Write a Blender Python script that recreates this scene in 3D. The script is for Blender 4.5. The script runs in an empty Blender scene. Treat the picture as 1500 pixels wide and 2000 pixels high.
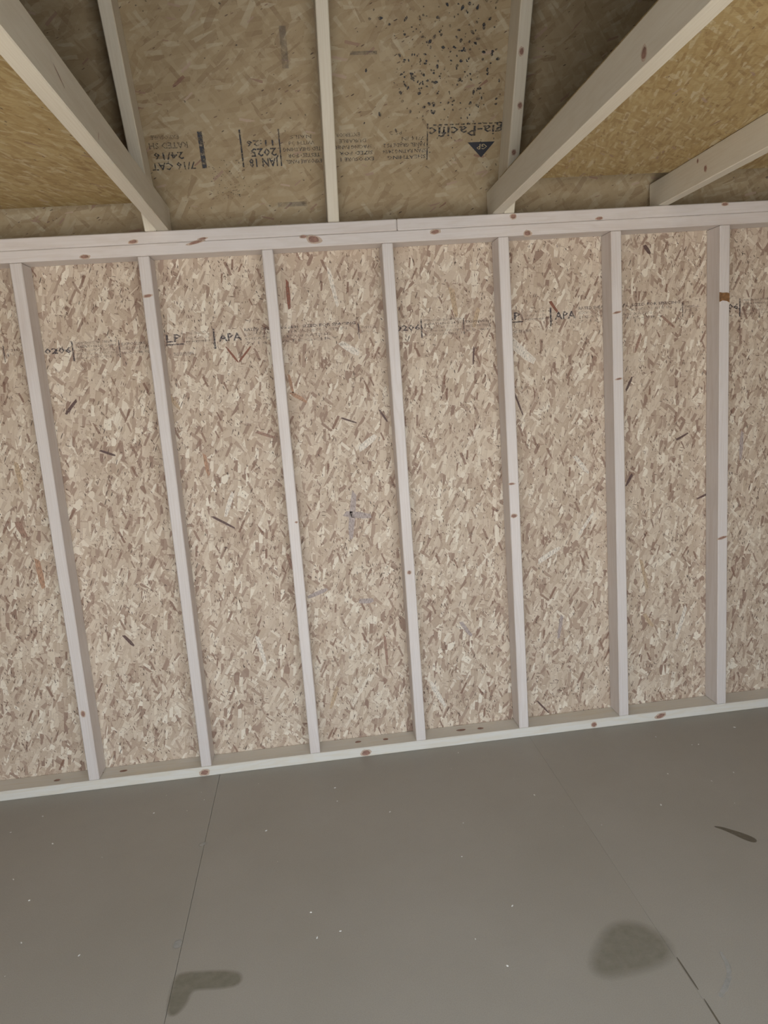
import bpy, bmesh, math, random
from mathutils import Vector, Matrix

# ------------------------------------------------------------------ camera, sky, exposure
sc = bpy.context.scene
COL = sc.collection
cd = bpy.data.cameras.new('camera'); cam = bpy.data.objects.new('camera', cd); COL.objects.link(cam)
cd.sensor_fit = 'VERTICAL'; cd.sensor_height = 24.0; cd.sensor_width = 18.0
cd.lens = 16.7014; cd.clip_start = 0.05; cd.clip_end = 100
cr = ((0.99138425, 0.08939967, -0.09573380), (-0.10913375, 0.15957176, -0.98113540), (-0.07243677, 0.98312998, 0.16795345))
cam.matrix_world = Matrix.Translation((0.912814, -2.528755, 1.371226)) @ Matrix(cr).to_4x4()
sc.camera = cam

SKY = (0.84, 0.92, 1.0); SKY_STRENGTH = 4.8
w_ = bpy.data.worlds.new('overcast_sky'); sc.world = w_; w_.use_nodes = True
bg = w_.node_tree.nodes['Background']
bg.inputs['Color'].default_value = (*SKY, 1); bg.inputs['Strength'].default_value = SKY_STRENGTH
# the open double door behind the camera is the room's light: a light portal guides the daylight through it
DX0, DX1, DZ1 = -0.45, 2.45, 1.86
FY = -2.95                      # inner face of the wall with the door
pl = bpy.data.lights.new('door_portal', 'AREA'); pl.shape = 'RECTANGLE'; pl.size = DX1-DX0; pl.size_y = DZ1
pl.cycles.is_portal = True
po = bpy.data.objects.new('door_portal', pl); COL.objects.link(po)
po.location = ((DX0+DX1)/2, FY-0.12, DZ1/2); po.rotation_euler = (math.radians(90), 0, 0)
su = bpy.data.lights.new('sun', 'SUN'); su.energy = 15.0; su.angle = math.radians(1.5); su.color = (1.0, .97, .95)
so = bpy.data.objects.new('sun', su); COL.objects.link(so)
so.rotation_euler = Vector((-.10, 1.0, -1.38)).to_track_quat('-Z', 'Y').to_euler()   # falls steeply through the door onto the floor behind the camera
sc.view_settings.view_transform = 'Standard'; sc.view_settings.look = 'None'
sc.view_settings.gamma = 1.0; sc.view_settings.use_curve_mapping = False
sc.view_settings.exposure = 0.03

# ------------------------------------------------------------------ dimensions (metres)
W, D, SP = 0.0381, 0.0889, 0.4064          # 2x4 lumber, stud spacing
HS = 1.8649                                # top of the studs
ZT = HS + 2*W                              # top of the double plate
K = 0.51                                   # horizontal run of the roof per metre of rise
un = math.hypot(K, 1); U = Vector((0, -K/un, 1/un)); N = Vector((0, 1/un, K/un))
RD = 0.107                                 # rafter depth
X0, X1 = -1.6446, 4.1                      # inner faces of the end walls
T = 0.011                                  # sheet thickness
R = random.Random(7)

# ------------------------------------------------------------------ materials
def mat(name):
    m = bpy.data.materials.new(name); m.use_nodes = True
    nt = m.node_tree; b = nt.nodes['Principled BSDF']
    return m, nt, b
class G:
    def __init__(s, nt): s.nt = nt
    def n(s, t, **k):
        x = s.nt.nodes.new(t)
        for a, v in k.items(): setattr(x, a, v)
        return x
    def l(s, a, b): s.nt.links.new(a, b)
    def math(s, op, a, b=None, c=None, clamp=False):
        x = s.n('ShaderNodeMath', operation=op, use_clamp=clamp)
        for i, v in enumerate((a, b, c)):
            if v is None: continue
            if isinstance(v, (int, float)): x.inputs[i].default_value = v
            else: s.l(v, x.inputs[i])
        return x.outputs[0]
    def mix(s, f, a, b, mode='MIX'):
        x = s.n('ShaderNodeMix', data_type='RGBA', blend_type=mode)
        for i, v in ((0, f), (6, a), (7, b)):
            if isinstance(v, (int, float)): x.inputs[i].default_value = v
            elif isinstance(v, tuple): x.inputs[i].default_value = (*v, 1)
            else: s.l(v, x.inputs[i])
        return x.outputs[2]
    def ramp(s, f, stops, interp='LINEAR'):
        x = s.n('ShaderNodeValToRGB'); x.color_ramp.interpolation = interp
        e = x.color_ramp.elements
        while len(e) < len(stops): e.new(0.5)
        for el, (p, c) in zip(e, stops): el.position = p; el.color = (*c, 1)
        s.l(f, x.inputs[0]); return x.outputs[0]
    def mapping(s, v, loc=(0, 0, 0), rot=(0, 0, 0), sca=(1, 1, 1)):
        x = s.n('ShaderNodeMapping'); s.l(v, x.inputs[0])
        x.inputs[1].default_value = loc; x.inputs[2].default_value = rot; x.inputs[3].default_value = sca
        return x.outputs[0]
    def noise(s, v, scale, detail=2, rough=.5, dim='3D'):
        x = s.n('ShaderNodeTexNoise', noise_dimensions=dim); s.l(v, x.inputs['Vector'])
        x.inputs['Scale'].default_value = scale; x.inputs['Detail'].default_value = detail
        x.inputs['Roughness'].default_value = rough
        return x.outputs[0], x.outputs[1]
    def coords(s, spread=9.0):
        tc = s.n('ShaderNodeTexCoord'); oi = s.n('ShaderNodeObjectInfo')
        v = s.n('ShaderNodeVectorMath', operation='ADD'); c = s.n('ShaderNodeCombineXYZ')
        r = s.math('MULTIPLY', oi.outputs['Random'], spread)
        s.l(r, c.inputs[0]); s.l(s.math('MULTIPLY', r, 1.7), c.inputs[1]); s.l(s.math('MULTIPLY', r, .6), c.inputs[2])
        s.l(tc.outputs['Object'], v.inputs[0]); s.l(c.outputs[0], v.inputs[1])
        return v.outputs[0], oi.outputs['Random']

def osb(name, ramp_stops, base_angle, spread, gain=1.0, speck=1.0, blur=0.0, layers=9, size=1.0, contrast=1.0, edge=0.75, strands=1.0):
    """oriented strand board: layers of wood flakes laid one over the other"""
    m, nt, b = mat(name); g = G(nt)
    v, rnd = g.coords()
    # ragged outlines
    nf, nc = g.noise(v, 60, 1, .6)
    off = g.n('ShaderNodeVectorMath', operation='SUBTRACT'); g.l(nc, off.inputs[0]); off.inputs[1].default_value = (.5, .5, .5)
    sc_ = g.n('ShaderNodeVectorMath', operation='SCALE'); g.l(off.outputs[0], sc_.inputs[0]); sc_.inputs[3].default_value = 0.003
    ad = g.n('ShaderNodeVectorMath', operation='ADD'); g.l(v, ad.inputs[0]); g.l(sc_.outputs[0], ad.inputs[1])
    vv = ad.outputs[0]
    rr = random.Random(len(name)*31+int(base_angle*10))
    big, _ = g.noise(v, 5, 3, .6)
    col = g.ramp(big, [(.3, ramp_stops[2][1]), (.7, ramp_stops[4][1])])
    for k in range(layers):
        a = base_angle + spread*(2*((k*.618+.2) % 1)-1)**3*1.0 + rr.uniform(-.15, .15)
        f = rr.uniform(.7, 1.3)*size
        ln, wd = 0.105*f, 0.030*f*rr.uniform(.6, 1.4)
        if k >= layers-3: ln *= .6; wd *= .5
        mp = g.mapping(vv, rot=(0, 0, -a))
        mp = g.mapping(mp, loc=(rr.uniform(0, 50), rr.uniform(0, 50), 0), sca=(1/ln, 1/wd, 0))
        vo = g.n('ShaderNodeTexVoronoi', voronoi_dimensions='2D', feature='F1', distance='CHEBYCHEV')
        g.l(mp, vo.inputs['Vector']); vo.inputs['Scale'].default_value = 1.0; vo.inputs['Randomness'].default_value = 1.0
        sp = g.n('ShaderNodeSeparateColor'); g.l(vo.outputs['Color'], sp.inputs[0])
        r = rr.uniform(.40, .52)
        inside = g.math('LESS_THAN', vo.outputs['Distance'], r)
        pres = g.math('LESS_THAN', sp.outputs[1], .62 if k < 4 else .34)
        mask = g.math('MULTIPLY', inside, pres)
        c = g.ramp(sp.outputs[0], ramp_stops)
        # thin shadowed rim of a flake
        rim = g.math('MULTIPLY', g.math('GREATER_THAN', vo.outputs['Distance'], r-.055), g.math('LESS_THAN', sp.outputs[2], .55))
        c = g.mix(g.math('MULTIPLY', rim, edge*.6), c, ramp_stops[0][1])
        # long grain inside the flake
        if k % 2 == 0:
            gr, _ = g.noise(g.mapping(mp, sca=(1.1, 7, 1)), 1.0, 0, .5, '2D')
            c = g.mix(g.math('MULTIPLY', g.math('SUBTRACT', gr, .25), .5*contrast, clamp=True), c, ramp_stops[1][1])
        col = g.mix(g.math('MULTIPLY', mask, 1.0-blur), col, c)
    # a few slim dark strands
    for k in range(3 if strands else 0):
        a = base_angle + (-.5, .35, -.12, 1.2)[k]
        mp = g.mapping(g.mapping(vv, rot=(0, 0, -a)), loc=(k*5.1+2, k*9.7, 0), sca=(1/(.07-.008*k), 1/.0115, 0))
        vo = g.n('ShaderNodeTexVoronoi', voronoi_dimensions='2D', feature='F1', distance='CHEBYCHEV')
        g.l(mp, vo.inputs['Vector']); vo.inputs['Scale'].default_value = 1.0
        sp = g.n('ShaderNodeSeparateColor'); g.l(vo.outputs['Color'], sp.inputs[0])
        mask = g.math('MULTIPLY', g.math('LESS_THAN', vo.outputs['Distance'], g.math('ADD', .12, g.math('MULTIPLY', sp.outputs[2], .28))), g.math('LESS_THAN', sp.outputs[1], (.055, .05, .03, .02)[k]*strands))
        dk = g.mix(sp.outputs[0], (.20, .10, .07), (.44, .33, .25))
        col = g.mix(g.math('MULTIPLY', mask, .8), col, dk)
    # small dark splits and gaps between flakes
    for k, (ang, ln, wd, pr) in enumerate(((.10, .017, .0046, .13), (-.42, .030, .0042, .10), (.55, .013, .0048, .10), (1.35, .020, .0036, .03))[:(4 if speck > .5 else 1 if speck > 0 else 0)]):
        mp = g.mapping(g.mapping(vv, rot=(0, 0, -(base_angle+ang))), loc=(k*13.3, k*7.7, 0), sca=(1/ln, 1/wd, 0))
        vo = g.n('ShaderNodeTexVoronoi', voronoi_dimensions='2D', feature='F1', distance='EUCLIDEAN')
        g.l(mp, vo.inputs['Vector']); vo.inputs['Scale'].default_value = 1.0
        sp = g.n('ShaderNodeSeparateColor'); g.l(vo.outputs['Color'], sp.inputs[0])
        den, _ = g.noise(g.mapping(v, loc=(k*3.1, 0, 0)), 14, 2, .5)
        thr = g.math('MULTIPLY', g.math('SUBTRACT', den, .44, clamp=True), pr*10.0*speck)
        mask = g.math('MULTIPLY', g.math('LESS_THAN', vo.outputs['Distance'], g.math('ADD', .08, g.math('MULTIPLY', g.math('POWER', sp.outputs[2], 2.0), .34))), g.math('LESS_THAN', sp.outputs[0], thr))
        dk = g.mix(sp.outputs[1], (.03, .018, .016), (.20, .12, .085))
        col = g.mix(g.math('MULTIPLY', mask, .8), col, dk)
    if gain != 1.0: col = g.mix(1.0, col, (gain, gain, gain), 'MULTIPLY')
    g.l(col, b.inputs['Base Color'])
    b.inputs['Roughness'].default_value = .62; b.inputs['Specular IOR Level'].default_value = .3
    h, _ = g.noise(g.mapping(v, rot=(0, 0, -base_angle), sca=(1, 4, 1)), 55, 1, .5)
    bp = g.n('ShaderNodeBump'); bp.inputs['Strength'].default_value = .25; bp.inputs['Distance'].default_value = .003
    g.l(h, bp.inputs['Height']); g.l(bp.outputs[0], b.inputs['Normal'])
    return m

def lumber(name, light, mid, dark, rough=.5, figure=1.0):
    m, nt, b = mat(name); g = G(nt)
    v, rnd = g.coords(23)
    w1, _ = g.noise(g.mapping(v, sca=(1.0, 9, 9)), 1.6, 3, .5)
    wv = g.n('ShaderNodeTexWave', wave_type='BANDS', bands_direction='Y')
    bend = g.n('ShaderNodeCombineXYZ'); g.l(g.math('MULTIPLY', w1, .07), bend.inputs[1])
    ad = g.n('ShaderNodeVectorMath', operation='ADD'); g.l(v, ad.inputs[0]); g.l(bend.outputs[0], ad.inputs[1])
    g.l(ad.outputs[0], wv.inputs['Vector']); wv.inputs['Scale'].default_value = 38; wv.inputs['Distortion'].default_value = 1.2
    wv.inputs['Detail'].default_value = 1
    fine, _ = g.noise(g.mapping(v, sca=(6, 260, 260)), 1.0, 2, .6)
    lon, _ = g.noise(g.mapping(v, sca=(1.7, 14, 14)), 1.0, 3, .6)
    c = g.mix(g.math('MULTIPLY', g.math('POWER', wv.outputs[1], 2.5), .30*figure), light, mid)
    c = g.mix(g.math('MULTIPLY', g.math('SUBTRACT', fine, .42, clamp=True), 1.1), c, mid)
    c = g.mix(g.math('MULTIPLY', g.math('SUBTRACT', lon, .55, clamp=True), 1.6*figure), c, dark)
    tone = g.math('ADD', .93, g.math('MULTIPLY', rnd, .1))
    cm = g.n('ShaderNodeCombineColor'); [g.l(tone, cm.inputs[i]) for i in range(3)]
    c = g.mix(1.0, c, cm.outputs[0], 'MULTIPLY')
    g.l(c, b.inputs['Base Color']); b.inputs['Roughness'].default_value = rough
    b.inputs['Specular IOR Level'].default_value = .35
    bp = g.n('ShaderNodeBump'); bp.inputs['Strength'].default_value = .12; bp.inputs['Distance'].default_value = .001
    g.l(fine, bp.inputs['Height']); g.l(bp.outputs[0], b.inputs['Normal'])
    return m

def plain(name, c, rough=.6, var=.15, scale=8, spec=.3):
    m, nt, b = mat(name); g = G(nt)
    tc = g.n('ShaderNodeTexCoord')
    f, _ = g.noise(tc.outputs['Object'], scale, 4, .6)
    lo = tuple(x*(1-var) for x in c); hi = tuple(min(1, x*(1+var)) for x in c)
    g.l(g.ramp(f, [(.3, lo), (.7, hi)]), b.inputs['Base Color'])
    b.inputs['Roughness'].default_value = rough; b.inputs['Specular IOR Level'].default_value = spec
    return m
PAL_WALL = [(0.0, (.30, .20, .15)), (.06, (.40, .29, .22)), (.22, (.51, .40, .30)), (.50, (.585, .475, .37)), (.80, (.67, .565, .445)), (1.0, (.78, .70, .58))]
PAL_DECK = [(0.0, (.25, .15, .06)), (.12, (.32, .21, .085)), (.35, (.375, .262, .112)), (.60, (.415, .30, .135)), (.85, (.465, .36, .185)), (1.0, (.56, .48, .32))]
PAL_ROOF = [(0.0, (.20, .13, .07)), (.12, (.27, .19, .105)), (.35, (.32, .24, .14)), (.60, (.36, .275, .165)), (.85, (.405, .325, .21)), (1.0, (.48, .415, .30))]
M_WALL = osb('wall_strand_board', PAL_WALL, math.pi/2, 1.25, speck=1.0, layers=9, size=.80, strands=1.3)
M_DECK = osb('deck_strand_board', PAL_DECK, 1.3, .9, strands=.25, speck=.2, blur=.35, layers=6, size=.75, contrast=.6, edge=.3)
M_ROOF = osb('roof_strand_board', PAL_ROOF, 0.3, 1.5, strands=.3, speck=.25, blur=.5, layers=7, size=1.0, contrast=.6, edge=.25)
M_STUD = lumber('stud_pine', (.70, .64, .61), (.60, .52, .46), (.52, .42, .36))
M_RAFT = lumber('rafter_pine', (.68, .62, .51), (.59, .51, .39), (.51, .42, .30), figure=.8)
M_SILL = lumber('sill_pine', (.76, .73, .67), (.70, .62, .48), (.66, .54, .33), figure=1.3)

M_DARK = plain('low_bounce_board', (.13, .10, .065), .8, .3, 25)  # unseen upper slopes, darkened to keep bounce light out of the lofts
M_SHELL = plain('plain_strand_board', (.33, .26, .17), .8, .3, 25)
M_GROUND = plain('gravel_ground', (.40, .38, .35), .9, .2, 3)
M_SIDING = plain('outer_siding', (.45, .42, .38), .8)
M_KNOT = plain('knot_wood', (.30, .17, .13), .5, .3, 90)
M_KNOTR = plain('knot_ring', (.52, .40, .31), .5, .15, 90)
M_BARK = plain('wane_bark', (.24, .12, .05), .7, .4, 60)

def floor_mat():
    m, nt, b = mat('floor_coating'); g = G(nt)
    tc = g.n('ShaderNodeTexCoord'); v = tc.outputs['Object']
    f, _ = g.noise(v, 2.2, 4, .55); f2, _ = g.noise(v, 420, 2, .6); f3, _ = g.noise(v, 28, 3, .6)
    c = g.ramp(f, [(.3, (.345, .325, .285)), (.7, (.38, .36, .32))])
    c = g.mix(g.math('MULTIPLY', g.math('SUBTRACT', f2, .45, clamp=True), .8), c, (.16, .135, .11))
    c = g.mix(g.math('MULTIPLY', g.math('SUBTRACT', f3, .56, clamp=True), 1.0), c, (.33, .31, .28))
    g.l(c, b.inputs['Base Color'])
    g.l(g.math('ADD', .42, g.math('MULTIPLY', f3, .15)), b.inputs['Roughness'])
    b.inputs['Specular IOR Level'].default_value = .45
    bp = g.n('ShaderNodeBump'); bp.inputs['Strength'].default_value = .08; bp.inputs['Distance'].default_value = .001
    g.l(f2, bp.inputs['Height']); g.l(bp.outputs[0], b.inputs['Normal'])
    return m
M_FLOOR = floor_mat()

def ink(name, c, cover, scale):
    """stamp ink that missed the low spots of the board"""
    m, nt, b = mat(name); g = G(nt)
    tc = g.n('ShaderNodeTexCoord'); f, _ = g.noise(tc.outputs['Object'], scale, 3, .7)
    tr = g.n('ShaderNodeBsdfTransparent'); mx = g.n('ShaderNodeMixShader')
    a = g.math('MULTIPLY', g.math('SUBTRACT', f, .30), 4.0, clamp=True)
    g.l(g.math('MULTIPLY', a, cover), mx.inputs[0]); g.l(tr.outputs[0], mx.inputs[1]); g.l(b.outputs[0], mx.inputs[2])
    b.inputs['Base Color'].default_value = (*c, 1); b.inputs['Roughness'].default_value = .6
    out = [x for x in nt.nodes if x.type == 'OUTPUT_MATERIAL'][0]; g.l(mx.outputs[0], out.inputs[0])
    return m
M_INKW = ink('wall_stamp_ink', (.035, .030, .055), .78, 130)
M_INKF = ink('faint_stamp_ink', (.06, .05, .08), .50, 160)
M_INKR = ink('roof_stamp_ink', (.022, .024, .035), .88, 110)
M_INKRF = ink('faint_roof_stamp_ink', (.05, .05, .06), .62, 130)

def stain(name, c, strength):
    m, nt, b = mat(name); g = G(nt)
    at = g.n('ShaderNodeAttribute', attribute_name='cover'); tc = g.n('ShaderNodeTexCoord')
    f, _ = g.noise(tc.outputs['Object'], 45, 4, .6)
    a = g.math('MULTIPLY', at.outputs['Fac'], g.math('ADD', .55, g.math('MULTIPLY', f, .9)))
    a = g.math('MULTIPLY', a, strength, clamp=True)
    tr = g.n('ShaderNodeBsdfTransparent'); mx = g.n('ShaderNodeMixShader')
    g.l(a, mx.inputs[0]); g.l(tr.outputs[0], mx.inputs[1]); g.l(b.outputs[0], mx.inputs[2])
    b.inputs['Base Color'].default_value = (*c, 1); b.inputs['Roughness'].default_value = .5
    out = [x for x in nt.nodes if x.type == 'OUTPUT_MATERIAL'][0]; g.l(mx.outputs[0], out.inputs[0])
    return m
M_STAIN = stain('stain_olive', (.20, .185, .125), .42)
M_SMEAR = stain('stain_brown', (.14, .12, .085), .7)
M_SCUFF = stain('pale_dust', (.50, .50, .48), .5)
M_CHIP = plain('pale_sawdust', (.62, .60, .56), .7)

# ------------------------------------------------------------------ builders
def tag(o, label=None, cat=None, group=None, kind=None):
    if label: o['label'] = label
    if cat: o['category'] = cat
    if group: o['group'] = group
    if kind: o['kind'] = kind
    return o
def empty(name, loc=(0, 0, 0)):
    o = bpy.data.objects.new(name, None); o.empty_display_size = .1; COL.objects.link(o); o.location = loc
    return o
def link(name, me, m, parent=None, M=None):
    o = bpy.data.objects.new(name, me); COL.objects.link(o)
    if m is not None:
        for x in (m if isinstance(m, (list, tuple)) else [m]): me.materials.append(x)
    if M is None: M = Matrix.Identity(4)
    if parent is not None:
        o.parent = parent
        pm = MW.get(parent.name, Matrix.Translation(parent.location) if parent.type == 'EMPTY' else Matrix.Identity(4))
        o.matrix_basis = pm.inverted() @ M
    else:
        o.matrix_basis = M
    MW[o.name] = M
    return o
MW = {}
def frame(origin, x, y):
    x = Vector(x).normalized(); y = Vector(y).normalized(); z = x.cross(y)
    M = Matrix((x, y, z)).transposed().to_4x4(); M.translation = Vector(origin); return M
def box_me(name, L, Wd, Th, bev=0.0, seg=1):
    bm = bmesh.new(); bmesh.ops.create_cube(bm, size=1)
    bmesh.ops.translate(bm, verts=bm.verts, vec=(.5, .5, .5)); bmesh.ops.scale(bm, verts=bm.verts, vec=(L, Wd, Th))
    if bev: bmesh.ops.bevel(bm, geom=list(bm.edges), offset=bev, segments=seg, affect='EDGES', profile=.6)
    me = bpy.data.meshes.new(name); bm.to_mesh(me); bm.free(); return me
def board(name, L, Wd, Th, origin, x, y, m, parent=None, bev=.0025):
    return link(name, box_me(name, L, Wd, Th, bev), m, parent, frame(origin, x, y))
def prism_me(name, pts, t, bev=.0025):
    """profile in (x, z), extruded along y by t"""
    bm = bmesh.new()
    a = [bm.verts.new((p[0], 0, p[1])) for p in pts]; b = [bm.verts.new((p[0], t, p[1])) for p in pts]
    bm.faces.new(a); bm.faces.new(b[::-1]); n = len(pts)
    for i in range(n): bm.faces.new((a[i], b[i], b[(i+1) % n], a[(i+1) % n]))
    bmesh.ops.recalc_face_normals(bm, faces=bm.faces)
    if bev: bmesh.ops.bevel(bm, geom=list(bm.edges), offset=bev, segments=1, affect='EDGES')
    me = bpy.data.meshes.new(name); bm.to_mesh(me); bm.free(); return me
def flat(name, polys, M, parent, mats):
    """flat marks: list of (points2d, material index) in the plane of M, stored in the parent's space"""
    vs, fs, mi = [], [], []
    for pts, k in polys:
        i = len(vs); vs += [(x, y, 0) for x, y in pts]; fs.append(list(range(i, i+len(pts)))); mi.append(k)
    me = bpy.data.meshes.new(name); me.from_pydata(vs, [], fs)
    o = link(name, me, mats, parent, M)
    for p, k in zip(me.polygons, mi): p.material_index = k
    return o
def ellipse(cx, cz, rx, rz, rot=0, n=12, jit=.12):
    out = []
    for i in range(n):
        a = 2*math.pi*i/n; r = 1+R.uniform(-jit, jit)
        x, y = rx*r*math.cos(a), rz*r*math.sin(a)
        out.append((cx+x*math.cos(rot)-y*math.sin(rot), cz+x*math.sin(rot)+y*math.cos(rot)))
    return out
def knot(parent, M, cx, cy, rx, ry, rot=0, ring=True):
    vs, fs, mi = [], [], []
    for z, s, k in ((.0003, 1.45, 1), (.0006, 1.0, 0)):
        if k == 1 and not ring: continue
        e = ellipse(cx, cy, rx*s, ry*s, rot, 14); i = len(vs)
        vs += [(x, y, z) for x, y in e]; fs.append(list(range(i, i+len(e)))); mi.append(k)
    me = bpy.data.meshes.new('knot'); me.from_pydata(vs, [], fs)
    o = link('knot', me, [M_KNOT, M_KNOTR], parent, M)
    for p, k in zip(me.polygons, mi): p.material_index = k
    return o
def text_me(strings):
    """strings: (text, x, y, cap height, width or None, material index, bold) in the stamp plane -> one flat mesh"""
    bm = bmesh.new(); CAP = .70
    for (s, x, y, h, wid, k, bold) in strings:
        cu = bpy.data.curves.new('t', 'FONT'); cu.body = s; cu.size = h/CAP; cu.resolution_u = 1
        cu.offset = bold*h; cu.fill_mode = 'FRONT'
        ob = bpy.data.objects.new('t', cu); COL.objects.link(ob)
        dg = bpy.context.evaluated_depsgraph_get()
        me = bpy.data.meshes.new_from_object(ob.evaluated_get(dg))
        bpy.data.objects.remove(ob); bpy.data.curves.remove(cu)
        xs = [v.co.x for v in me.vertices]; x0, x1 = min(xs), max(xs)
        sx = wid/(x1-x0) if wid else 1.0
        for v in me.vertices: v.co.x = x+(v.co.x-x0)*sx; v.co.y += y
        n0 = len(bm.faces); bm.from_mesh(me); bm.faces.ensure_lookup_table()
        for f in bm.faces[n0:]: f.material_index = k
        bpy.data.meshes.remove(me)
    return bm
def add_rect(bm, x0, y0, x1, y1, k, z=0):
    f = bm.faces.new([bm.verts.new((a, b, z)) for a, b in ((x0, y0), (x1, y0), (x1, y1), (x0, y1))]); f.material_index = k

# ------------------------------------------------------------------ floor
floor = tag(empty('floor'), kind='structure')
sub = board('subfloor', X1-X0+.4, 3.35, .03, (X0-.2, FY-.2, -.0500), (1, 0, 0), (0, 1, 0), M_SIDING, floor, 0)
SEAMS = [X0, -.745, .4712, 1.664, 2.86, X1]
boards = []
for i in range(5):
    g0 = .0005 if i == 2 else .0001; g1 = .0005 if i == 1 else .0001
    a, b = SEAMS[i]+g0, SEAMS[i+1]-g1
    for y0, y1 in ((-2.33, .10), (FY-.08, -2.3306)):
        boards.append(board('floor_board', b-a, y1-y0, .019, (a, y0, -.019), (1, 0, 0), (0, 1, 0), M_FLOOR, floor, .0004))
def blot(name, pts, grow, m, parent, z=.0003, inner=1.0):
    """soft edged stain: full cover inside, fading over an outer rim"""
    for _ in range(2):      # round the corners
        pts = [q for i in range(len(pts)) for q in (
            tuple(pts[i-1][c]*.25+pts[i][c]*.75 for c in (0, 1)), tuple(pts[i][c]*.75+pts[(i+1) % len(pts)][c]*.25 for c in (0, 1)))]
    n = len(pts); cx = sum(p[0] for p in pts)/n; cy = sum(p[1] for p in pts)/n
    P = [Vector((p[0], p[1], 0)) for p in pts]
    area = sum(P[i].x*P[(i+1) % n].y-P[(i+1) % n].x*P[i].y for i in range(n))
    if area < 0: P.reverse()
    O = []
    for i in range(n):
        d0 = (P[i]-P[i-1]).normalized(); d1 = (P[(i+1) % n]-P[i]).normalized()
        nn = Vector((d0.y+d1.y, -d0.x-d1.x, 0)); nn = nn.normalized() if nn.length > 1e-6 else Vector((d0.y, -d0.x, 0))
        O.append(P[i]+nn*grow)
    vs = [(p.x, p.y, 0) for p in P]+[(p.x, p.y, 0) for p in O]
    fs = [list(range(n))]+[[i, i+n, (i+1) % n+n, (i+1) % n] for i in range(n)]
    me = bpy.data.meshes.new(name); me.from_pydata(vs, [], fs)
    at = me.attributes.new('cover', 'FLOAT', 'POINT')
    for i in range(n): at.data[i].value = inner
    for i in range(n, 2*n): at.data[i].value = 0
    return link(name, me, m, parent, Matrix.Translation((0, 0, z)))
fb_mid, fb_right = boards[4], boards[6]
blot('stain', [(.474, -1.045), (.475, -.955), (.487, -.942), (.54, -.949), (.60, -.957), (.632, -.972), (.628, -1.0), (.58, -.998), (.53, -.990), (.514, -1.0), (.508, -1.035), (.490, -1.060)],
     .011, M_STAIN, fb_mid)['label'] = 'olive L-shaped stain beside the floor seam'
blot('stain', [(1.475, -1.125), (1.485, -1.09), (1.53, -1.035), (1.565, -1.005), (1.61, -1.0), (1.652, -1.045), (1.655, -1.10), (1.60, -1.12), (1.53, -1.125)],  # olive tint over the floor, fading out across a wide rim
     .030, M_STAIN, fb_mid, inner=.8)['label'] = 'large olive patch with blurred edge'
blot('smear', [(2.026, -.672), (2.045, -.680), (2.062, -.697), (2.088, -.722), (2.108, -.752), (2.098, -.768), (2.080, -.757), (2.060, -.722), (2.043, -.693), (2.028, -.677)],
     .003, M_SMEAR, fb_right)['label'] = 'short brown boot scrape'
blot('smear', [(1.6665, -1.117), (1.669, -1.117), (1.669, -1.21), (1.6665, -1.21)], .0016, M_SMEAR, fb_right)
blot('smear', [(1.666, -1.235), (1.668, -1.235), (1.666, -1.33), (1.664, -1.33)], .0016, M_SMEAR, fb_right)
blot('scuff', [(1.70, -1.232), (1.735, -1.205), (1.765, -1.165), (1.772, -1.12), (1.778, -1.12), (1.772, -1.17), (1.742, -1.212), (1.705, -1.240)], .003, M_SCUFF, fb_right)
blot('scuff', [(.455, -.42), (.474, -.41), (.474, -.425), (.46, -.43)], .006, M_SCUFF, boards[2])
blot('scuff', [(.45, -.83), (.469, -.825), (.468, -.85), (.452, -.852)], .006, M_SCUFF, boards[2])
bm = bmesh.new()
for i in range(60):
    x, y = R.uniform(-.2, 2.6), -abs(R.gauss(0, .6))-.05
    if y < -1.35: continue
    s = R.uniform(.0012, .0034); a = R.uniform(0, 3)
    bmesh.ops.create_cone(bm, cap_ends=True, segments=5, radius1=s, radius2=s*.5, depth=s*.6, matrix=Matrix.Translation((x, y, s*.3)) @ Matrix.Rotation(a, 4, 'Z') @ Matrix.Diagonal((R.uniform(1, 2.2), .8, 1, 1)))
me = bpy.data.meshes.new('sawdust'); bm.to_mesh(me); bm.free()
tag(link('sawdust', me, M_CHIP), 'pale sawdust specks scattered over the grey-brown floor', 'sawdust', kind='stuff')

# ------------------------------------------------------------------ framed wall
wall = tag(empty('wall_back'), kind='structure')
studs = {}
stud_me = {}
for i in range(-3, 10):
    me = box_me('stud', HS-W-.0006, W, D, .0028); 
    # x up, y along -X so that z points to +Y?  x=(0,0,1), y=(1,0,0) -> z = x cross y = (0,1,0)
    o = link('stud', me, M_STUD, wall, frame((i*SP, 0, W+.0003), (0, 0, 1), (1, 0, 0)))
    studs[i] = o
XA, XB = X0, X1
def plate(name, xa, xb, z, m):
    # x along +X, y along -Z? use x=(1,0,0), y=(0,1,0) -> z up
    return board(name, xb-xa, D, W-.0005, (xa, 0, z+.0002), (1, 0, 0), (0, 1, 0), m, wall, .0028)
bp_l = plate('bottom_plate', XA, XB, 0, M_SILL)
lp1 = plate('top_plate', XA, XB, HS, M_STUD)
up1 = plate('top_plate', XA, 1.2755, HS+W, M_STUD); up2 = plate('top_plate', 1.2765, XB, HS+W, M_STUD)
stud_me = None
# strand board sheets nailed outside the studs; joints lie behind the studs
panels = []
PX = [X0-.06, -1.2002, .0190, 1.2382, 2.4574, 3.6766, X1+.06]
for i in range(6):
    a, b = PX[i]+.0008, PX[i+1]-.0008
    panels.append(board('wall_panel', b-a, 1.985, T, (a, D+T+.0004, -.04), (1, 0, 0), (0, 0, 1), M_WALL, wall, .0005))
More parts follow.
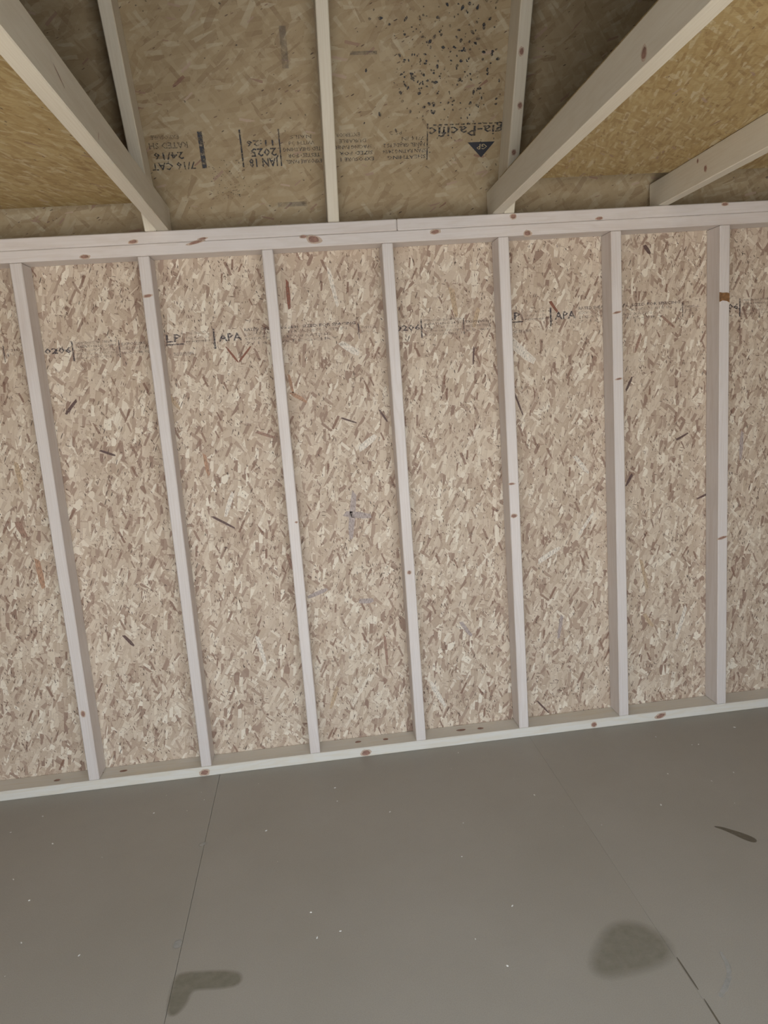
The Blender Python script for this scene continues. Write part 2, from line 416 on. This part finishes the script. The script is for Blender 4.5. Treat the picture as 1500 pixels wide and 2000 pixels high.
# the ink stamp repeats every 1.219 m
def stamp_strings(x0):
    S = []
    a = S.append
    a(('LP', x0, 1.590, .026, .052, 0, .02))
    a(('THIS SIDE DOWN', x0+.020, 1.542, .0115, .068, 0, .01))
    for j, s in enumerate(('CONSTRUCTION', '24/16 7/16 IN', 'EXPOSURE 1')):
        a((s, x0+.068, 1.611-j*.014, .0085, .080, 1 if j == 2 else 1, .0))
    a(('APA', x0+.180, 1.582, .026, .080, 0, .03))
    a(('RATED SHEATHING 24/16', x0+.272, 1.611, .010, .19, 0, .02)); a(('SIZED FOR SPACING', x0+.475, 1.611, .010, .19, 0, .02))
    for j, s in enumerate(('EXPOSURE 1  THICKNESS 0.418 IN', 'SHEATHING SPAN RATING', '7/16 CATEGORY')):
        a((s, x0+.272, 1.595-j*.0155, .0095, (.36, .30, .33)[j], 1, 0))
    a(('MILL', x0+.685, 1.594, .008, .06, 1, 0)); a(('PS 2', x0+.685, 1.580, .008, .05, 1, 0))
    a(('0206', x0+.808, 1.577, .019, .090, 0, .03))
    for j, s in enumerate(('STRENGTH AXIS THIS DIRECTION', 'SHEATHING 24/16', 'CATEGORY 7/16 PS 2', 'SIZED FOR SPACING', 'EXPOSURE 1')):
        a((s, x0+.912, 1.603-j*.0125, .0078, .138, 0 if j < 2 else 1, .0))
    for j, s in enumerate(('EXPOSURE 1', 'SIZED FOR SPACE', 'HUD-UM-40')):
        a((s, x0+1.066, 1.590-j*.015, .009, .092, 0 if j == 0 else 1, .01))
    bars = [(x0-.002, 1.5795, x0+.060, 1.5835, 0), (x0+.162, 1.558, x0+.1685, 1.626, 0), (x0+.6735, 1.560, x0+.6765, 1.614, 0),
            (x0+.8995, 1.548, x0+.9045, 1.614, 0), (x0+1.0565, 1.550, x0+1.0595, 1.608, 0), (x0+.056, 1.588, x0+.0585, 1.628, 1),
            (x0+.056, 1.588, x0+.160, 1.5895, 1)]
    return S, bars
STR, BAR = [], []
for x0 in (.451-1.219, .451, 1.670, 2.889):
    s, b = stamp_strings(x0); STR += s; BAR += b
bm = text_me(STR)
for b in BAR: add_rect(bm, *b)
# cut the run of print at the sheet joints so that each sheet carries its own
for i in range(1, 5):
    lo, hi = PX[i], PX[i+1]
    b2 = bm.copy()
    dele = [f for f in b2.faces if not (lo <= f.calc_center_median().x < hi)]
    bmesh.ops.delete(b2, geom=dele, context='FACES')
    if not b2.faces: b2.free(); continue
    me = bpy.data.meshes.new('printed_stamp'); b2.to_mesh(me); b2.free()
    # stamp plane (x, y) -> world (X, Z), just in front of the sheet
    M = frame((0, D-.0002, 0), (1, 0, 0), (0, 0, 1))
    o = link('printed_stamp', me, [M_INKW, M_INKF], panels[i], M); o['label'] = 'dark ink grade stamp printed on the sheet'
bm.free()
# the most distinct single strands on the face of the sheets
SC = [(.26, .10, .06), (.36, .22, .16), (.44, .36, .33), (.13, .075, .065), (.46, .27, .17), (.52, .38, .25), (.76, .68, .58)]
def strand_mat(c, i):
    m, nt, b = mat('strand_tone_%d' % i); g = G(nt)
    tc = g.n('ShaderNodeTexCoord'); f, _ = g.noise(g.mapping(tc.outputs['Object'], sca=(9, 2, 9)), 40, 3, .7)
    g.l(g.ramp(f, [(.3, tuple(x*.75 for x in c)), (.7, tuple(min(1, x*1.15) for x in c))]), b.inputs['Base Color'])
    tr = g.n('ShaderNodeBsdfTransparent'); mx = g.n('ShaderNodeMixShader')
    g.l(g.math('MULTIPLY', g.math('SUBTRACT', f, .22, clamp=True), 3.6, clamp=True), mx.inputs[0])
    g.l(tr.outputs[0], mx.inputs[1]); g.l(b.outputs[0], mx.inputs[2])
    g.l(mx.outputs[0], [x for x in nt.nodes if x.type == 'OUTPUT_MATERIAL'][0].inputs[0])
    b.inputs['Roughness'].default_value = .6; return m
SM = [strand_mat(c, i) for i, c in enumerate(SC)]
STRANDS = [(0.887,1.779,0.886,1.675,0.0142,0),(-0.141,1.009,-0.119,0.947,0.0249,1),(1.062,1.014,1.037,0.828,0.0231,2),(1.015,0.929,1.121,0.912,0.0267,2),(2.181,1.513,2.156,1.44,0.0107,1),(2.258,1.573,2.314,1.523,0.0107,1),(2.118,1.3,2.145,1.355,0.0089,3),(1.832,1.649,1.862,1.607,0.0125,0),(0.861,1.389,0.92,1.348,0.0142,4),(0.862,1.454,0.873,1.384,0.0107,4),(1.035,1.284,1.093,1.261,0.0071,3),(1.177,1.305,1.206,1.256,0.0089,3),(1.543,1.506,1.536,1.44,0.0071,3),(0.724,1.258,0.794,1.231,0.0107,1),(1.679,1.35,1.717,1.24,0.0071,3),(2.176,0.419,2.219,0.359,0.0178,5),(1.726,0.104,1.775,0.043,0.0071,3),(1.432,0.466,1.477,0.402,0.016,2),(1.843,0.451,1.823,0.351,0.016,2),(0.535,1.196,0.543,1.112,0.016,4),(0.174,1.235,0.229,1.212,0.0089,3),(0.534,0.966,0.617,0.912,0.0089,3),(0.651,1.565,0.691,1.505,0.0071,0),(0.691,1.505,0.74,1.559,0.0071,0),(2.197,1.827,2.22,1.793,0.016,3),(1.052,1.553,1.121,1.505,0.0249,6),(1.667,1.527,1.77,1.432,0.0356,6),(1.751,0.668,1.845,0.724,0.0214,6),(1.091,1.16,1.161,1.211,0.0249,6),(0.854,0.622,0.934,0.649,0.0178,2),(1.045,0.587,1.104,0.587,0.0214,2),(1.134,0.449,1.138,0.319,0.0107,1),(0.794,0.802,0.811,0.737,0.0142,1),(0.167,0.552,0.202,0.504,0.0125,3),(0.423,1.431,0.471,1.356,0.0142,5),(0.124,1.418,0.079,1.368,0.0125,3),(2.316,1.1,2.368,1.125,0.0089,3),(2.14,0.986,2.112,0.938,0.0107,3),(2.463,0.887,2.4,0.862,0.0089,3),(1.468,1.72,1.484,1.612,0.0214,5),(1.567,1.643,1.545,1.572,0.016,5),(1.034,1.814,1.058,1.673,0.016,6),(1.907,1.074,1.966,1.0,0.0178,6),(0.623,1.049,0.585,0.957,0.0178,6),(2.588,1.118,2.581,0.999,0.0142,2),(1.982,0.849,1.919,0.764,0.016,6),(1.3,0.237,1.355,0.123,0.0178,6),(0.65,0.498,0.676,0.373,0.0178,6),(2.166,0.648,2.197,0.519,0.0142,5),(0.94,0.259,0.902,0.168,0.016,5),(2.357,0.438,2.313,0.292,0.016,6),(-0.095,0.87,-0.086,0.755,0.0214,4),(-0.112,1.222,-0.103,1.112,0.0178,5)]
MS = frame((0, D-.00005, 0), (1, 0, 0), (0, 0, 1))
per = {}
for xa, za, xb, zb, w, k in STRANDS:
    d = Vector((xb-xa, zb-za)); L = d.length; d.normalize(); n = Vector((-d.y, d.x))*w/2
    pts = [Vector((xa, za))+d*L*t+n*q*R.uniform(.75, 1.1) for t, q in ((0, -.6), (.3, -1), (.75, -1), (1.0, -.5), (.96, .7), (.6, 1), (.1, 1))]
    i = max(j for j in range(6) if PX[j] <= (xa+xb)/2)
    per.setdefault(i, []).append(([tuple(p) for p in pts], k))
for i, polys in per.items(): flat('wood_strands', polys, MS, panels[i], SM)['kind'] = 'stuff'
FR = frame((0, -.0002, 0), (1, 0, 0), (0, 0, 1))       # front face of the framing, z towards the room
for par, cx, cz, rx, rz, rot in ((lp1, .990, 1.888, .019, .010, -.2), (lp1, .956, 1.8985, .010, .004, 0), (lp1, 1.73, 1.871, .011, .008, 0),
        (lp1, 1.406, 1.892, .014, .006, .1), (lp1, .600, 1.8985, .022, .004, .2), (lp1, .240, 1.872, .013, .005, 0), (up1, .399, 1.9105, .012, .005, .1),
        (up1, .624, 1.909, .012, .003, .1), (up2, 1.682, 1.929, .009, .007, 0), (up2, 1.99, 1.908, .011, .004, .1), (up2, 2.455, 1.934, .010, .005, 0),
        (bp_l, 1.023, .0165, .015, .010, .1), (bp_l, .417, .0165, .014, .009, .1), (bp_l, 1.926, .0175, .009, .008, .1), (bp_l, 2.20, .020, .018, .008, .3),
        (studs[5], 5*SP+.020, 1.35, .010, .003, .1), (studs[0], .016, .30, .006, .010, 0), (studs[1], SP+.018, 1.737, .012, .004, .1),
        (studs[4], 4*SP+.014, .88, .009, .006, 0), (studs[4], 4*SP+.010, 1.0, .010, .003, 0), (studs[3], 3*SP+.017, .705, .006, .006, 0),
        (studs[6], 6*SP+.016, .72, .016, .004, .2), (studs[2], 2*SP+.03, .93, .004, .003, 0), (studs[5], 5*SP+.018, 1.585, .012, .003, .15)):
    knot(par, FR, cx, cz, rx, rz, rot)
TP = frame((0, 0, W+.0002), (1, 0, 0), (0, 1, 0))      # upper face of the bottom plate
for cx, cy, rx in ((.114, .045, .014), (-.124, .035, .012), (.998, .05, .012), (1.105, .045, .010), (1.404, .045, .020), (1.48, .04, .012), (.03, .05, .01)):
    knot(bp_l, TP, cx, cy, rx, .007, 0, False)
# wane pocket with bark on the stud near the right edge
vs, fs = [], []
prof = [(-.0022, -.0012), (.010, -.0014), (.026, -.0012), (.037, -.0009)]
zz = [(1.633, 1.598), (1.630, 1.603), (1.630, 1.600), (1.627, 1.594)]
for (x, y), (a, b) in zip(prof, zz): vs += [(6*SP+x, y, a), (6*SP+x, y+.0006, (a+b)/2), (6*SP+x, y, b)]
for k in range(3):
    for j in range(2): fs.append((k*3+j, k*3+j+1, (k+1)*3+j+1, (k+1)*3+j))
me = bpy.data.meshes.new('bark_pocket'); me.from_pydata(vs, [], fs)
o = link('bark_pocket', me, M_BARK, studs[6]); o['label'] = 'rust-brown bark pocket across the stud'
studs[6]['label'] = 'stud with a rust-brown bark pocket near its top'
studs[3]['label'] = 'stud with wavy edge grain'

# ------------------------------------------------------------------ roof rafters (one at each side of the opening, one in its middle)
SL = 1.219
def rafter(x, label):
    pts = [(0, 0), (SL, 0), (SL+.03, RD), (-K*RD, RD)]
    me = prism_me('roof_rafter', pts, W)
    o = link('roof_rafter', me, M_RAFT, None, frame((x, .002, ZT+.0005), U, (1, 0, 0)))
    return tag(o, label, 'rafter', 'steep rafters standing on the top plate')
raf_a = rafter(.4395, 'steep pale rafter at the left edge of the open roof bay')
raf_b = rafter(1.0430, 'slim steep rafter standing alone in the middle of the open roof bay')
raf_c = rafter(1.6500, 'steep rafter with dark knots at the right edge of the open roof bay')
Fc = frame((1.6500, .002, ZT), (1, 0, 0), U)          # under face of rafter C: x right, y up the slope, z = X x U (inward)
Fc.translation = Vector((1.6500, .002, ZT))-N*.0003
for s, cx, rx, ry in ((.325, .024, .006, .008), (.47, .014, .006, .009), (.19, .017, .006, .007)):
    knot(raf_c, Fc, cx, s, rx, ry, 0)

# ------------------------------------------------------------------ loft joists
JY0, JY1 = .073, FY-.01
def joist(x, label):
    pts = [(0, 0), (JY0-JY1, 0), (JY0-JY1, D), (0, D)]
    # local x = world -Y, local y = world X, z = x cross y = (0,-1,0)x(1,0,0) = (0,0,1)
    me = prism_me('loft_joist', pts, W-.0005)
    o = link('loft_joist', me, M_RAFT, None, frame((x, JY0, ZT+.0005), (0, -1, 0), (1, 0, 0)))
    return tag(o, label, 'joist', 'level joists under the lofts')
jl = joist(.4782, 'diagonal joist at left of the open roof bay, marked by a dark scratch')
jr = joist(1.6110, 'long diagonal joist with one brown knot at right of the open bay')
jr2 = joist(2.2108, 'joist under the right loft at the right picture edge, round knot on its side')
for x, q in ((-.135, 'nearer'), (-.745, 'farther')): joist(x, q+' joist under the left loft beyond the left picture edge')['group'] = 'joists left of the frame'
for x, q in ((2.82, 'nearer'), (3.43, 'farther')): joist(x, q+' joist under the right loft beyond the right picture edge')['group'] = 'joists right of the frame'
Fl = frame((.4782+W-.0003, 0, 0), (0, 1, 0), (0, 0, 1))  # right side of the left joist: x=+Y, y=+Z, z=+X
knot(jl, Fl, -1.045, 1.984, .030, .0016, -.35, False)
knot(jl, Fl, -.80, 1.963, .010, .002, 1.2, False)
Fr = frame((1.6110, 0, 0), (0, -1, 0), (0, 0, 1))        # left side: x=-Y, y=Z -> z=-X
Fr.translation.x = 1.6110+.0001
knot(jr, Fr, 1.114, 1.966, .009, .010, 0)
Fr2 = frame((2.2109, 0, 0), (0, -1, 0), (0, 0, 1))
knot(jr2, Fr2, .295, 1.976, .007, .008, 0); knot(jr2, Fr2, .25, 2.012, .004, .006, 0)

# ------------------------------------------------------------------ loft decks
ZD = ZT+D+.0009
def deck(name, x0, x1, yend, seams, label):
    e = tag(empty('loft_deck', ((x0+x1)/2, -1.45, ZD)), label, 'loft deck')
    ys = [yend]+seams+[FY-.005]
    for a, b in zip(ys, ys[1:]):
        board('deck_panel', x1-x0, (a-b)-.0015, T, (x0, b+.0008, ZD), (1, 0, 0), (0, 1, 0), M_DECK, e, .0005)
    return e
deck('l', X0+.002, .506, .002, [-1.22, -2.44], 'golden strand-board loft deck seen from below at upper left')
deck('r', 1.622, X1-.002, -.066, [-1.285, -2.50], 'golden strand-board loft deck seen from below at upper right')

# ------------------------------------------------------------------ roof
roof = tag(empty('ceiling'), kind='structure')
YB = .122                                       # inner face of the sheathing at plate height
base = Vector((0, YB, ZT))
rp = []
for a, b in ((X0-.08, -.145), (-.144, 2.2935), (2.2945, X1+.08)):
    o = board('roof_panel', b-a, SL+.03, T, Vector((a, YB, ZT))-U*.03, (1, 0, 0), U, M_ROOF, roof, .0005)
    rp.append(o)
# X x U points inward, so move the thickness outward
for o in rp:
    o.matrix_basis = Matrix.Translation(N*T) @ o.matrix_basis; MW[o.name] = o.matrix_basis.copy()
knee = base+U*SL
ridge = Vector((0, FY/2, knee.z+(knee.y-FY/2)*.5))
up = (ridge-knee); ul = up.length
def top_panel(p, d, L, flip):
    # outer shell beyond the picture: upper slope and the far side
    vs = []
    dn = Vector((0, -d.z, d.y)) if not flip else Vector((0, d.z, -d.y))
    dn.normalize()
    if dn.z < 0: dn = -dn
    for x in (X0-.08, X1+.08):
        for q in (p, p+d*L, p+d*L+dn*T, p+dn*T): vs.append((x, q.y, q.z))
    me = bpy.data.meshes.new('roof_panel')
    me.from_pydata(vs, [], [(0, 1, 2, 3), (7, 6, 5, 4), (0, 4, 5, 1), (1, 5, 6, 2), (2, 6, 7, 3), (3, 7, 4, 0)])
    link('roof_panel', me, M_DARK, roof)
top_panel(knee, up.normalized(), ul, False)
m2 = lambda v: Vector((0, FY-v.y, v.z))
top_panel(m2(knee), Vector((0, -up.y, up.z)).normalized(), ul, True)
b0 = m2(base-U*.03); U2 = Vector((0, -U.y, U.z)); top_panel(b0, U2, SL+.03, True)

# print on the roof sheet, upside down in the picture.  text x -> -X, text y -> down the slope
RX = 1.70
Mr = frame(base+Vector((RX, 0, 0))-N*.0006, (-1, 0, 0), -U)
def tx(X): return RX-X
S = []
a = S.append
def row(s, Xl, Xr, s_base, s_top, k, bold=.0):
    """Xl = larger world X (start of the word), s_base = slope distance of the baseline"""
    a((s, tx(Xl), -s_base, s_base-s_top, Xl-Xr, k, bold))
row('Georgia-Pacific', 1.795, 1.403, .311, .281, 0, .012)
row('7/16 CAT', .625, .485, .238, .216, 0, .02)
row('24/16', .592, .497, .268, .247, 0, .02)
row('RATED SH', .610, .488, .297, .279, 1, .01)
row('EXPOSURE', .585, .497, .318, .306, 1, .0)
row('JAN 18', .898, .800, .239, .214, 0, .03)
row('2025', .893, .808, .269, .245, 0, .03)
row('11:26', .885, .797, .293, .276, 0, .02)
for j, (x0_, x1_, s) in enumerate(((1.392, 1.262, 'SHEATHING'), (1.392, 1.245, 'SPAN RATING 24/16'), (1.388, 1.248, 'PANEL GRADE PS 2'), (1.385, 1.31, '7/16 IN'), (1.31, 1.27, 'PS 2'))):
    row(s, x0_, x1_, .2305+.0185*min(j, 4), .2195+.0185*min(j, 4), 0 if j < 3 else 1, .01)
for j, (x0_, x1_, s) in enumerate(((1.215, 1.103, 'EXPOSURE 1'), (1.212, 1.100, 'SIZED FOR'), (1.208, 1.085, 'SPACING PANEL'), (1.19, 1.10, 'DURABLE'), (1.17, 1.09, 'EXTERIOR'))):
    row(s, x0_, x1_, .2305+.0185*j, .2195+.0185*j, 0 if j < 3 else 1, .01)
for j, (x0_, x1_, s) in enumerate(((1.040, .922, 'EXPOSURE PANEL'), (1.035, .928, 'TESTED FOR'), (1.060, .915, 'RATED SHEATHING'), (1.02, .935, 'WITH 8d'), (1.01, .94, 'NAILS'))):
    row(s, x0_, x1_, .2305+.0185*j, .2195+.0185*j, 0 if j < 3 else 1, .01)
bm = text_me(S)
def bar(X, s0, s1, w, k=0): add_rect(bm, tx(X)-w/2, -s1, tx(X)+w/2, -s0, k)
bar(.653, .217, .325, .015); bar(.780, .215, .326, .0055); bar(.905, .214, .324, .0045); bar(1.3965, .213, .324, .004)
# dashed rule under the name
x = 1.655
while x > 1.415: add_rect(bm, tx(x), -.3195, tx(x-.012), -.3155, 0); x -= .019
# solid triangle, its point towards the wall plate, holding the letters GP
T0, T1, TB = (tx(1.629), -.262), (tx(1.535), -.262), (tx(1.585), -.214)
f = bm.faces.new([bm.verts.new((p[0], p[1], 0)) for p in (T0, T1, TB)]); f.material_index = 3
gp = text_me([('GP', tx(1.603), -.2555, .0165, .036, 2, .0)])
for v in gp.verts: v.co.z += .0004
tmp = bpy.data.meshes.new('t'); gp.to_mesh(tmp); gp.free(); bm.from_mesh(tmp); bpy.data.meshes.remove(tmp)
bmesh.ops.delete(bm, geom=[f for f in bm.faces if f.calc_center_median().x < tx(1.69)], context='FACES')
me = bpy.data.meshes.new('printed_stamp'); bm.to_mesh(me); bm.free()
M_GP = plain('bare_board_letter', (.42, .34, .20), .6)
o = link('printed_stamp', me, [M_INKR, M_INKRF, M_GP, plain('solid_ink', (.03, .032, .042), .6)], rp[1], Mr); o['label'] = 'black upside-down grade stamp with a solid triangle'
# dark flecks spattered over the right half of the bay
bm = bmesh.new()
def fleck(X, s, r, k, z=0):
    n = 7; rot = R.uniform(0, 6.3); st = R.uniform(1, 1.9)
    vs = []
    for i in range(n):
        an = 2*math.pi*i/n; q = r*R.uniform(.6, 1.15)
        x, y = q*st*math.cos(an), q*math.sin(an)
        vs.append(bm.verts.new((tx(X)+x*math.cos(rot)-y*math.sin(rot), -s+x*math.sin(rot)+y*math.cos(rot), z)))
    f = bm.faces.new(vs); f.material_index = k
    f.normal_update()
    if f.normal.z < 0: f.normal_flip()
for i in range(480):
    t = R.random(); s = .17+.62*R.random()
    X = 1.46+R.gauss(0, .115)+(.0 if s > .3 else .03)
    if not 1.13 < X < 1.64: continue
    if s < .33 and R.random() < .6: continue
    fleck(X, s, R.choice((.0014, .0018, .0022, .0028, .0036, .0050 if s > .35 else .002)), R.choice((0, 0, 1)))
for i in range(40): fleck(R.uniform(1.3, 1.42), R.uniform(.42, .52), R.uniform(.0015, .004), 0)
for i in range(90): fleck(R.uniform(.66, .80), R.uniform(.12, .24), R.uniform(.001, .002), 1)
for i in range(60): fleck(R.uniform(.5, 1.03), R.uniform(.03, .7), R.uniform(.001, .0025), 1)
me = bpy.data.meshes.new('ink_flecks'); bm.to_mesh(me); bm.free()
o = link('ink_flecks', me, [M_INKR, M_INKRF], rp[1], Mr); o['kind'] = 'stuff'
bm = bmesh.new()
for X, s0, s1, w in ((.945, .49, .60, .020), (.72, .02, .0, .0), (1.19, .52, .53, .085), (.93, .10, .085, .10)):
    if w > 0: add_rect(bm, tx(X)-w/2, -max(s0, s1), tx(X)+w/2, -min(s0, s1), 0)
me = bpy.data.meshes.new('ink_smudge'); bm.to_mesh(me); bm.free()
link('ink_smudge', me, [ink('smudge_ink', (.10, .10, .11), .30, 40)], rp[1], Mr)

# ------------------------------------------------------------------ rest of the shell
def shell(name, boxes, m, kind='structure'):
    bm = bmesh.new()
    for x0, x1, y0, y1, z0, z1 in boxes:
        r = bmesh.ops.create_cube(bm, size=1)
        bmesh.ops.scale(bm, verts=r['verts'], vec=(x1-x0, y1-y0, z1-z0))
        bmesh.ops.translate(bm, verts=r['verts'], vec=((x0+x1)/2, (y0+y1)/2, (z0+z1)/2))
    me = bpy.data.meshes.new(name); bm.to_mesh(me); bm.free()
    return tag(link(name, me, m), kind=kind)
shell('eave_gap_filler', [(X0-.08, X1+.08, D+T+.0012, YB+.004, 1.80, ZT-.035)], M_SIDING)  # unseen filler strip, added to stop light leaking through the eave gap
def gable(name, x, s):
    pts = [(.1, -.04), (YB, ZT-.03), (knee.y, knee.z), (ridge.y, ridge.z), (FY-knee.y, knee.z), (FY-YB, ZT-.03), (FY-.1, -.04)]
    n = len(pts)
    vs = [(x, y, z) for y, z in pts]+[(x+s*.02, y, z) for y, z in pts]
    fs = [list(range(n)), list(range(2*n-1, n-1, -1))]+[[i, i+n, (i+1) % n+n, (i+1) % n] for i in range(n)]
    me = bpy.data.meshes.new(name); me.from_pydata(vs, [], fs)
    bm = bmesh.new(); bm.from_mesh(me); bmesh.ops.recalc_face_normals(bm, faces=bm.faces); bm.to_mesh(me); bm.free()
    return tag(link(name, me, M_SHELL), kind='structure')
gable('wall_left', X0-.001, -1); gable('wall_right', X1+.001, 1)
shell('wall_front', [(X0, DX0, FY-.10, FY, -.04, ZT-.001), (DX1, X1, FY-.10, FY, -.04, ZT-.001), (DX0, DX1, FY-.10, FY, DZ1, ZT-.001)], M_SHELL)
shell('ground', [(-14, 16, -22, 14, -.30, -.20)], M_GROUND)
